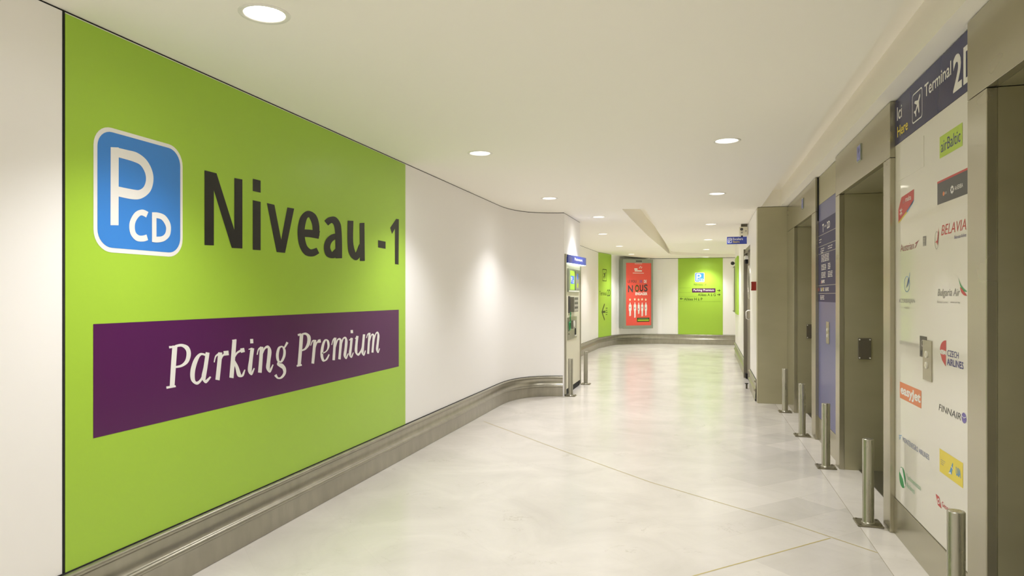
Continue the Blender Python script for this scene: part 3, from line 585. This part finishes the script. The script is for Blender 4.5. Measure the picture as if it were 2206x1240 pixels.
dp = MB().box(1.147, 1.151, 4.039, 4.149, 1.121, 1.232, dark_plate).build('dark_plate', t, bevel=.001)
m = MB(); ring(m, PR, ell(-4.10, 1.195, .022, .018, 16), ell(-4.10, 1.195, .017, .013, 16), .0035, lgrey_v); flat(m, PR, rect(-4.135, -4.105, 1.13, 1.155), .0035, black_v); m.build('pictogram', dp)
cp = MB().box(1.144, 1.151, 3.949, 4.089, 1.004, 1.215, steel_panel).build('call_button_plate', t, bevel=.002)
for z in (1.142, 1.085):
    m = MB(); m.cyl((1.1445, 4.02, z), (1.138, 4.02, z), .018, screw_m, 20); m.cyl((1.1385, 4.02, z), (1.136, 4.02, z), .012, cream_metal, 16); m.build('call_button', cp)

# ------------------------------------------------------------------ directory panel between the lifts
t = thing('directory_panel', 'narrow blue directory panel between two lift entrances', 'sign', (1.15, 6.9, 0))
Y0, Y1 = 6.377, 7.433
MB().box(1.15, 1.19, Y0, Y1, .23, 2.352, blue_glass).build('glass_panel', t)
MB().box(1.147, 1.19, Y0, Y1, 0, .228, steel_panel).build('base_plate', t, bevel=.002)
MB().box(1.15, 1.19, Y0, Y1, 2.354, 2.632, steel_dark).build('top_panel', t)
MB().box(1.138, 1.15, Y1-.010, Y1+.001, 2.2, 2.632, black).build('joint_gap', t)
bo = MB().box(1.148, 1.151, Y0, Y1-.01, 1.388, 2.180, navy).build('directory_board', t)
m = MB(); n1 = .0026
for z in (2.040, 1.932, 1.858, 1.547, 1.469): line(m, PR, [(-Y1+.012, z), (-Y0, z)], .005, n1, lgrey_v)
text(m, PR, 'T', -7.20, -7.12, 2.060, 2.140, n1, white_v, .03); text(m, PR, 'erminal', -7.10, -6.98, 2.10, 2.125, n1, white_v); text(m, PR, '2D', -6.95, -6.80, 2.075, 2.140, n1, white_v, .02)
rows = [(2.00, [(7.38, 7.25)]), (1.975, [(7.38, 7.27)]), (1.905, [(7.28, 7.1), (6.90, 6.68)]), (1.885, [(7.30, 7.12), (6.90, 6.70)]), (1.868, [(7.28, 7.15)])]
for z in (1.84, 1.825, 1.81, 1.795, 1.78): rows.append((z, [(7.25, 7.0), (6.98, 6.85)]))
for z in (1.745, 1.73, 1.715, 1.70): rows.append((z, [(7.25, 7.0), (6.90, 6.78)]))
for z in (1.67, 1.655, 1.64, 1.625): rows.append((z, [(7.25, 7.03), (6.90, 6.68)]))
for z in (1.595, 1.585, 1.575): rows.append((z, [(7.25, 7.08)]))
for z in (1.52, 1.508, 1.496): rows.append((z, [(7.30, 7.10), (7.04, 6.86)]))
for z in (1.445, 1.43, 1.415): rows.append((z, [(7.32, 7.10)]))
for k, (z, sp) in enumerate(rows):
    for a, c in sp:
        w_ = (a-c)
        for j in range(3):
            aa = a-w_*(j*.36); line(m, PR, [(-aa, z), (-aa+w_*(.27 if (j+k) % 3 else .2), z)], .008, n1, yellow_v if 1.49 < z < 1.53 and j == 1 and a > 7.2 else white_v)
flat(m, PR, ell(-7.40, 1.508, .02, .02, 12), n1, red_v); flat(m, PR, ell(-7.26, 1.578, .015, .015, 12), n1, red_v)
m.build('directory_lettering', bo)
cp = MB().box(1.144, 1.151, 6.84, 6.98, 1.0, 1.205, steel_panel).build('call_button_plate', t, bevel=.002)
for z in (1.13, 1.075):
    m = MB(); m.cyl((1.1445, 6.91, z), (1.138, 6.91, z), .016, screw_m, 16); m.build('call_button', cp)

# ------------------------------------------------------------------ bollards
def bollard(x, y, label, rot=0, zt=.54, r=.034):
    t = thing('bollard', label, 'bollard', (x, y, 0), 'short stainless steel bollards')
    p = MB(); p.box(x-.075, x+.075, y-.075, y+.075, .0005, .011, steel_plate); po = p.build('base_plate', t, bevel=.002)
    for sx in (-1, 1):
        for sy in (-1, 1): MB().cyl((x+sx*.058, y+sy*.058, .011), (x+sx*.058, y+sy*.058, .016), .007, steel_plate, 8).build('bolt', po)
    q = MB(); q.lathe((x, y, 0), [(r+.006, .011), (r+.002, .016), (r, .02), (r, zt-.004), (r-.003, zt), (r-.010, zt+.0005), (0, zt+.001)], steel_post, 36)
    q.build('post', t)
    return t
bollard(1.036, 3.255, 'nearest steel bollard, in front of the airline logo panel', zt=.547)
bollard(1.030, 4.78, 'second nearest steel bollard, before the middle lift opening')
bollard(1.024, 6.255, 'steel bollard in front of the blue directory panel')
bollard(1.018, 7.60, 'steel bollard at the near jamb of the farthest lift')
bollard(1.020, 9.09, 'farthest right-hand bollard, in front of the steel pillar')
bollard(-1.800, 9.72, 'steel bollard at the near corner of the payment machine')
bollard(-1.80, 11.07, 'steel bollard just beyond the payment machine')

# ------------------------------------------------------------------ payment machine
PM = Plane((-1.885, 0), (0, 1))
t = thing('payment_machine', 'cream parking payment machine with blue curved header set in the wall end', 'machine', (-1.885, 10.34, 0))
m = MB(); x0 = -1.885
for a, b_, z0, z1 in ((9.69, 9.73, .02, 2.05), (10.95, 10.99, .02, 2.05), (9.73, 10.95, 2.01, 2.05)): m.box(x0, x0+.022, a, b_, z0, z1, steel_base)
m.build('frame', t, bevel=.002)
MB().box(x0, x0+.010, 9.732, 10.948, .085, 2.008, cream_metal).build('front_panel', t)
MB().box(x0, x0+.003, 9.732, 10.948, .0, .082, black).build('plinth', t)
m = MB()
a0, a1, z0, z1 = 9.80, 10.97, 1.925, 2.045; K = 14
arc = [(x0+.01+.125*min(1, (.12+1.05*(i/K))**.8)*(1 if i < K-2 else (1-.18*(i-K+2)**2/1.0*.9)), a0+(a1-a0)*i/K) for i in range(K+1)]
v = [(x, y, z) for z in (z0, z1) for x, y in arc]; kk = K+1
m.add(v, [(i, i+1, kk+i+1, kk+i) for i in range(K)], sign_blue, True)
cap = [(x0+.01, a0)]+arc+[(x0+.01, a1)]
m.add([(x, y, z1) for x, y in cap], [tuple(range(len(cap)))], sign_blue); m.add([(x, y, z0) for x, y in cap], [tuple(range(len(cap)))[::-1]], strip_light)
for (xa, ya) in (arc[0], arc[-1]): m.add([(x0+.01, ya, z0), (xa, ya, z0), (xa, ya, z1), (x0+.01, ya, z1)], [(0, 1, 2, 3)], sign_blue)
hs = m.build('header_sign', t)
def arcx(y):
    u = (y-a0)/(a1-a0)*K; i = min(K-1, max(0, int(u))); f = u-i
    return arc[i][0]*(1-f)+arc[i+1][0]*f
m = MB(); vs, fs = glyphs('Paiement', .01); X0 = min(q[0] for q in vs); X1 = max(q[0] for q in vs)
m.add([(arcx(10.12+(q[0]-X0)/(X1-X0)*.44)+.002, 10.12+(q[0]-X0)/(X1-X0)*.44, 1.975+q[1]*.062) for q in vs], fs, white_v)
for dz in (0, .042):
    for dy in (0, .07): y = 9.86+dy; m.add([(arcx(y)+.002, y, 1.942+dz), (arcx(y+.05)+.002, y+.05, 1.942+dz), (arcx(y+.05)+.002, y+.05, 1.975+dz), (arcx(y)+.002, y, 1.975+dz)], [(0, 1, 2, 3)], blue_glass)
m.build('header_lettering', hs)
su = MB().box(x0+.008, x0+.030, 9.85, 10.82, 1.50, 1.85, grey_alu).build('screen_unit', t, bevel=.003)
m = MB(); PU = Plane((x0+.030, 0), (0, 1))
flat(m, PU, rect(9.97, 10.36, 1.535, 1.82), .0006, screen_m); flat(m, PU, rrect(10.02, 10.31, 1.625, 1.745, .015, 4), .0012, screen_b); text(m, PU, 'P', 10.05, 10.14, 1.65, 1.73, .0018, white_v, .02); text(m, PU, 'CD', 10.16, 10.29, 1.64, 1.68, .0018, white_v, .02)
m.build('screen', su)
m = MB(); flat(m, PU, rect(10.37, 10.42, 1.53, 1.825), .0006, black); flat(m, PU, rect(10.44, 10.79, 1.54, 1.82), .0006, grey_plast); flat(m, PU, rect(10.56, 10.66, 1.70, 1.79), .0012, screen_b); flat(m, PU, rect(10.55, 10.68, 1.57, 1.64), .0012, lime_v); flat(m, PU, rect(9.88, 10.79, 1.507, 1.523), .0006, lamp_rim)
m.build('notice', su)
kp = MB().box(x0+.008, x0+.075, 10.06, 10.42, 1.20, 1.43, grey_plast).build('keypad_unit', t, bevel=.006)
m = MB(); PK = Plane((x0+.075, 0), (0, 1))
for i in range(6): flat(m, PK, rect(10.10, 10.38, 1.22+.034*i, 1.243+.034*i), .001, dkgrey_v if i % 2 else lgrey_v)
m.build('keys', kp)
MB().box(x0+.008, x0+.02, 9.93, 10.04, 1.19, 1.44, dkgrey_v).build('keypad_dark_side', t)  # dark block standing in for the keypad unit's dark left side
lp = MB().box(x0+.008, x0+.016, 9.85, 10.63, .79, 1.125, steel_base).build('coin_plate', t, bevel=.002)
m = MB(); m.cyl((x0+.016, 10.20, 1.02), (x0+.055, 10.20, 1.02), .05, lamp_rim, 20); m.box(x0+.016, x0+.05, 10.12, 10.42, .95, 1.07, grey_plast); m.build('coin_unit', lp)
m = MB(); m.box(x0+.016, x0+.020, 10.44, 10.53, .84, .96, black); m.box(x0+.016, x0+.026, 10.40, 10.56, .822, .838, lamp_rim)
for z in (.93, .88): m.cyl((x0+.016, 9.95, z), (x0+.02, 9.95, z), .012, black, 10)
m.build('change_slot', lp)
m = MB(); m.tube([(x0+.03, 10.0+.0*k+.02*math.sin(k), 1.20-.0165*k) for k in range(12)], .008, dgreen_v, 8)
m.tube([(x0+.035, 9.93+.05*math.cos(a), 1.00+.06*math.sin(a)) for a in [i*2*PI/16 for i in range(17)]], .008, dgreen_v, 8); m.build('green_cord', t)

# ------------------------------------------------------------------ narrow green panel on the far-left wall
A = Vector((-2.70, 18.65)); B_ = Vector((-2.47, 19.88)); U = (B_-A).normalized()
PN = Plane(A, U); n0 = .005
t = thing('terminal_sign', 'tall narrow lime green Terminal 2D wall sign with arrow', 'sign', (-2.60, 19.2, 0))
a0, a1 = .04, 1.19
m = MB(); prism(m, PN, rect(a0, a1, .2945, 2.628), .001, .005, green2); m.build('panel', t)
m = MB(); n = .0065
ring(m, PN, rrect(.38, .76, 1.85, 2.19, .04), rrect(.40, .74, 1.87, 2.17, .03), n, olive_v); plane_icon(m, PN, .45, .69, 1.90, 2.13, n, olive_v); m.build('aeroplane_icon', t)
m = MB(); text(m, PN, 'Terminal', .12, .74, 1.45, 1.57, n, olive_v); m.build('lettering', t); m = MB(); text(m, PN, '2D', .80, 1.09, 1.43, 1.62, n, olive_v, .01); m.build('lettering', t)
m = MB(); line(m, PN, [(.56, 1.20), (.34, .99), (.56, .77)], .055, n, olive_v); line(m, PN, [(.34, .99), (.62, .99)], .06, n, olive_v)
for i in range(4): line(m, PN, [(.68, 1.09-.06*i), (.83-.03*(i % 2), 1.09-.06*i)], .02, n, olive_v)
m.build('arrow', t)

# ------------------------------------------------------------------ far green parking panel
PF = Plane((0, 20.95), (1, 0))
t = thing('parking_sign', 'lime green parking directions panel on the far end wall', 'sign', (0, 20.95, 0))
m = MB(); prism(m, PF, rect(-.63, .645, .2945, 2.549), .001, .005, green2); m.build('panel', t)
m = MB(); flat(m, PF, rrect(-.148, .128, 1.845, 2.125, .03), .0055, white_v); bo = m.build('parking_badge', t)
m = MB(); flat(m, PF, rrect(-.132, .112, 1.861, 2.109, .022), .0062, blue_v); m.build('badge_field', bo)
m = MB(); text(m, PF, 'P', -.105, .035, 1.885, 2.090, .007, white_v, .01); text(m, PF, 'CD', -.045, .098, 1.872, 1.945, .0072, white_v, .02); m.build('badge_letters', bo)
m = MB(); text(m, PF, 'Niveau -1', -.17, .17, 1.745, 1.80, .0062, olive_v, .0); m.build('lettering', t); m = MB(); text(m, PF, 'Allées A à G', -.06, .445, 1.43, 1.51, .0062, olive_v, .01); m.build('lettering', t); m = MB(); text(m, PF, 'Allées H à P', -.46, .07, 1.30, 1.38, .0062, olive_v, .01); m.build('lettering', t)
m = MB(); flat(m, PF, rect(-.226, .437, 1.537, 1.658), .0062, purple); bn = m.build('banner', t)
m = MB(); text(m, PF, 'Parking Premium', -.19, .40, 1.558, 1.640, .0068, white_v, .01, .1); m.build('banner_lettering', bn)
for s, cx, z in ((1, .535, 1.595), (1, .535, 1.472), (-1, -.535, 1.352)):
    m = MB(); line(m, PF, [(cx-s*.045, z), (cx+s*.03, z)], .018, .0062, olive_v); flat(m, PF, [(cx+s*.048, z), (cx+s*.0, z+.036), (cx+s*.0, z-.036)], .0064, olive_v); m.build('arrow', t)
m = MB()
for z, s0, s1 in ((1.675, -.60, -.27), (1.535, -.60, -.27), (1.42, -.60, -.1), (1.27, -.03, .59), (1.27, -.60, -.03)): line(m, PF, [(s0, z), (s1, z)], .008, .006, line_v)
m.build('rule_line', t)

# ------------------------------------------------------------------ red advert light box
A = Vector((-2.169, 20.072)); B_ = Vector((-1.349, 20.635)); U = (B_-A).normalized(); W = (B_-A).length
PB = Plane(A, U)
t = thing('advert_box', 'tall grey light box with red poster on the curved far wall', 'light box', (-1.76, 20.35, .47))
m = MB(); prism(m, PB, rrect(0, W, .475, 2.515, .03, 3), -.24, -.004, grey_alu); m.build('case', t, recalc=True)
m = MB(); zz = (.475, 2.515); PA, PBb, Z0, Z1 = .095, W-.06, .568, 2.405
for r_ in (rect(0, PA, .475, 2.515), rect(PBb, W, .475, 2.515), rect(PA, PBb, .475, Z0), rect(PA, PBb, Z1, 2.515)): prism(m, PB, r_, -.004, .012, grey_alu)
m.build('door_frame', t, recalc=True)
m = MB(); flat(m, PB, rect(.42, .62, 2.44, 2.475), .0126, dkgrey_v); m.build('lock', t)
po = MB(); flat(po, PB, rect(PA, PBb, Z0, Z1), .0, ad_red); po = po.build('poster', t)
pw, ph = PBb-PA, Z1-Z0
def q(x, y): return (PA+pw*(x-205)/360, Z1-ph*(y-175)/930)
def qr(x0, x1, y0, y1): a, z = q(x0, y1); c, d = q(x1, y0); return a, c, z, d
m = MB(); n = .002
def qt(s, x0, x1, y0, y1, mt, bold=.01): a, c, z, d = qr(x0, x1, y0, y1); text(m, PB, s, a, c, z, d, n, mt, bold)
def qb(x0, x1, y0, y1, mt, nn=.0012): a, c, z, d = qr(x0, x1, y0, y1); flat(m, PB, rect(a, c, z, d), nn, mt)
qb(330, 435, 184, 190, white_v)
for k in range(5): a, z = q(395+9*k, 250-12*(k % 3)); flat(m, PB, ell(a, z, .012, .014, 8), n, white_v)
qb(325, 370, 255, 278, white_v); qb(330, 433, 284, 302, white_v); qb(302, 460, 322, 329, white_v)
qt('LE POU', 230, 355, 432, 470, dkgrey_v); qt('VO', 362, 395, 432, 470, orange_v); qt('IR', 402, 442, 430, 472, violet_v); qt('DE', 460, 500, 426, 472, white_v, .03)
qt('N', 235, 305, 508, 612, dkgrey_v, .03); qt('O', 333, 392, 500, 606, olive_v, .03); qt('U', 402, 450, 500, 600, black_v, .03); qt('S', 462, 514, 492, 600, dkgrey_v, .03)
qt('ENGAGER', 338, 512, 612, 655, white_v, .04)
m.build('poster_lettering', po)
m = MB()
for k, (x, y0, y1, ww) in enumerate(((265, 762, 965, 20), (333, 760, 990, 18), (387, 764, 935, 15), (437, 764, 970, 16), (490, 762, 960, 17))):
    a, z = q(x, y0+12); flat(m, PB, ell(a, z, .016, .022, 14), n, white_v)
    P_ = [q(x-ww, y0+40), q(x-ww*.9, y0+120), q(x-ww*.6, y0+130), q(x-ww*.6, y1), q(x-2, y1), q(x, y0+150), q(x+2, y1), q(x+ww*.6, y1-6), q(x+ww*.6, y0+130), q(x+ww, y0+110), q(x+ww, y0+40), q(x+ww*.4, y0+24), q(x-ww*.4, y0+24)]
    flat(m, PB, P_, n, white_v); a, z = q(x-3, y0+75+(k % 3)*12); flat(m, PB, ell(a, z, .010, .028, 10), .0028, dkgrey_v)
    cx, cz = q(x-2, 722-5*(k % 2)); st_ = []
    for i in range(10): rr = 1 if i % 2 == 0 else .45; st_.append((cx+.042*rr*math.sin(i*PI/5), cz+.050*rr*math.cos(i*PI/5)))
    flat(m, PB, st_, n, mat('cream_print', srgb(250, 226, 190), .4))
m.build('poster_figures', po)
m = MB(); qb(362, 542, 990, 1052, olive_v, .002); qb(372, 532, 1020, 1036, lime_v, .0028); qb(380, 520, 1003, 1008, mgrey_v, .0028); m.build('poster_caption', po)

# ------------------------------------------------------------------ steel stair door
t = thing('stair_door', 'grey steel stair door with round window and pale pull handle', 'door', (.775, 12.07, 0))
xf = lambda y, d: DX(y)-d
m = MB()
for a, b_, z0, z1, pr in ((12.66, 12.75, 0, 2.26, .040), (11.40, 11.45, 0, 2.26, .0), (11.45, 12.66, 2.19, 2.26, .0)):
    m.box(DX(11.4 if pr == 0 else 12.7)-pr+.002, DX(12.7)+.13, a, b_, z0, z1, door_grey)
m.build('frame', t, bevel=.003)
xd = .797
MB().box(xd, xd+.05, 11.453, 12.657, .012, 2.187, door_grey).build('leaf', t, bevel=.002)
m = MB(); k = 36; yc, zc = 12.10, 1.67
for j in range(k):
    a, b_ = 2*PI*j/k, 2*PI*(j+1)/k; v = []
    for an in (a, b_):
        for r_, x in ((.29, xd), (.28, xd-.016), (.245, xd-.016), (.24, xd)): v.append((x, yc+r_*math.cos(an), zc+r_*math.sin(an)))
    m.add(v, [(i, i+1, 4+i+1, 4+i) for i in range(3)], steel_base, True)
wn = m.build('round_window', t)
m = MB(); m.cyl((xd-.003, yc, zc), (xd-.001, yc, zc), .242, glass_dark, 36); m.build('pane', wn)
m = MB(); m.tube([(xd, 11.86, 1.20), (xd-.035, 11.86, 1.20), (xd-.06, 11.86, 1.185), (xd-.062, 11.86, 1.13), (xd-.06, 11.86, 1.075), (xd-.035, 11.86, 1.06), (xd, 11.86, 1.06)], .011, lamp_rim, 10); m.build('handle', t)
m = MB(); m.box(xd-.055, xd, 12.30, 12.60, 2.07, 2.13, lamp_rim); m.box(xd-.045, xd, 12.40, 12.50, 2.0, 2.07, black); m.tube([(xd-.03, 12.35, 2.14), (xd-.075, 12.1, 2.15), (xd-.02, 11.85, 2.17)], .008, dark_plate, 8); m.build('door_closer', t)
m = MB(); m.box(xd-.03, xd, 12.50, 12.655, .015, .09, black); m.build('floor_pivot', t)
ds = MB(); ds.cyl((.70, 11.22, 0), (.70, 11.22, .075), .014, dark_plate, 16); ds.cyl((.70, 11.22, .075), (.70, 11.22, .085), .026, rubber, 16)
tag(ds.build('door_stop', loc=(.70, 11.22, 0)), 'small dark door stop on the floor beside the stair door', 'door stop')

t = thing('alarm_box', 'small red alarm box on the white wall beside the steel pillar', 'alarm', (.74, 10.05, 1.57))
xw = DX(10.05)
MB().box(xw-.062, xw+.001, 9.98, 10.10, 1.518, 1.640, red_box).build('housing', t, bevel=.004)
m = MB(); m.box(xw-.066, xw-.061, 10.0, 10.08, 1.54, 1.618, white_v); m.build('push_plate', t)

# stairs sign and the emergency lamp it hangs beneath
t = thing('stairs_sign', 'small hanging blue stairs sign near the stair door', 'sign', (.59, 12.0, 2.31))
m = MB(); m.box(.436, .752, 11.985, 12.015, 2.308, 2.430, sign_blue); m.build('sign_box', t, bevel=.002)
PS = Plane((0, 11.985), (1, 0)); m = MB()
text(m, PS, 'Escaliers', .530, .690, 2.374, 2.412, .001, white_v, .01); m.build('lettering', t); m = MB(); text(m, PS, 'Stairs', .532, .635, 2.330, 2.362, .001, yellow_v, .01); m.build('lettering', t)
m = MB(); ring(m, PS, rrect(.450, .515, 2.330, 2.408, .012, 4), rrect(.456, .509, 2.337, 2.401, .009, 4), .001, white_v); line(m, PS, [(.463, 2.347), (.475, 2.347), (.475, 2.362), (.487, 2.362), (.487, 2.377), (.502, 2.377), (.502, 2.392)], .006, .001, white_v); line(m, PS, [(.462, 2.370), (.485, 2.396)], .006, .001, white_v); m.build('stairs_icon', t)
MB().box(.66, .69, 11.99, 12.01, 2.430, 2.448, black).build('bracket', t)
t = thing('emergency_lamp', 'boxy cream emergency lamp under the ceiling beside the stair door wall', 'lamp', (.70, 12.0, 2.64))
m = MB(); m.box(.632, .768, 11.96, 12.06, 2.448, 2.592, cream_metal); m.build('housing', t, bevel=.012)
m = MB(); m.cyl((.668, 11.958, 2.55), (.668, 11.95, 2.55), .024, dkgrey_v, 16); m.cyl((.672, 11.958, 2.495), (.672, 11.95, 2.495), .014, mgrey_v, 12); m.cyl((.735, 11.958, 2.52), (.735, 11.95, 2.52), .010, mgrey_v, 10); m.build('lens', t)
m = MB(); m.box(.66, .76, 11.98, 12.04, 2.592, 2.638, dark_plate); m.build('mount', t)

# boards on the far part of the right wall
t = thing('notice_board', 'lime green board on the far right wall beyond the stair door', 'board', (DX(16.3), 16.3, 1.03))
m = MB(); m.add([(DX(y)-d, y, z) for z in (1.03, 2.31) for y, d in ((15.62, .001), (15.62, .035), (16.95, .035), (16.95, .001))], [(0, 1, 2, 3), (7, 6, 5, 4), (0, 4, 5, 1), (1, 5, 6, 2), (2, 6, 7, 3), (3, 7, 4, 0)], green2); m.build('board', t, recalc=True)
t = thing('poster_frame', 'thin pale framed notice at the far end of the right wall', 'frame', (DX(17.4), 17.4, 1.05))
m = MB(); m.box(DX(17.4)-.055, DX(17.1), 17.05, 17.70, 1.05, 2.15, grey_plast); m.build('frame', t, bevel=.004)
m = MB(); m.box(DX(17.4)-.058, DX(17.4)-.054, 17.09, 17.66, 1.09, 2.11, white_v); m.build('sheet', t)
t = thing('wall_camera', 'small dark camera knob above the pale framed notice', 'camera', (DX(17.4)-.06, 17.5, 2.2))
m = MB(); m.lathe((DX(17.4)-.07, 17.5, 2.235), [(0, -.045), (.025, -.04), (.042, -.02), (.045, 0), (.04, .025), (.02, .04), (0, .045)], rubber, 20); m.build('dome', t)
m = MB(); m.box(DX(17.4)-.07, DX(17.5), 17.48, 17.52, 2.225, 2.245, dkgrey_v); m.build('bracket', t)
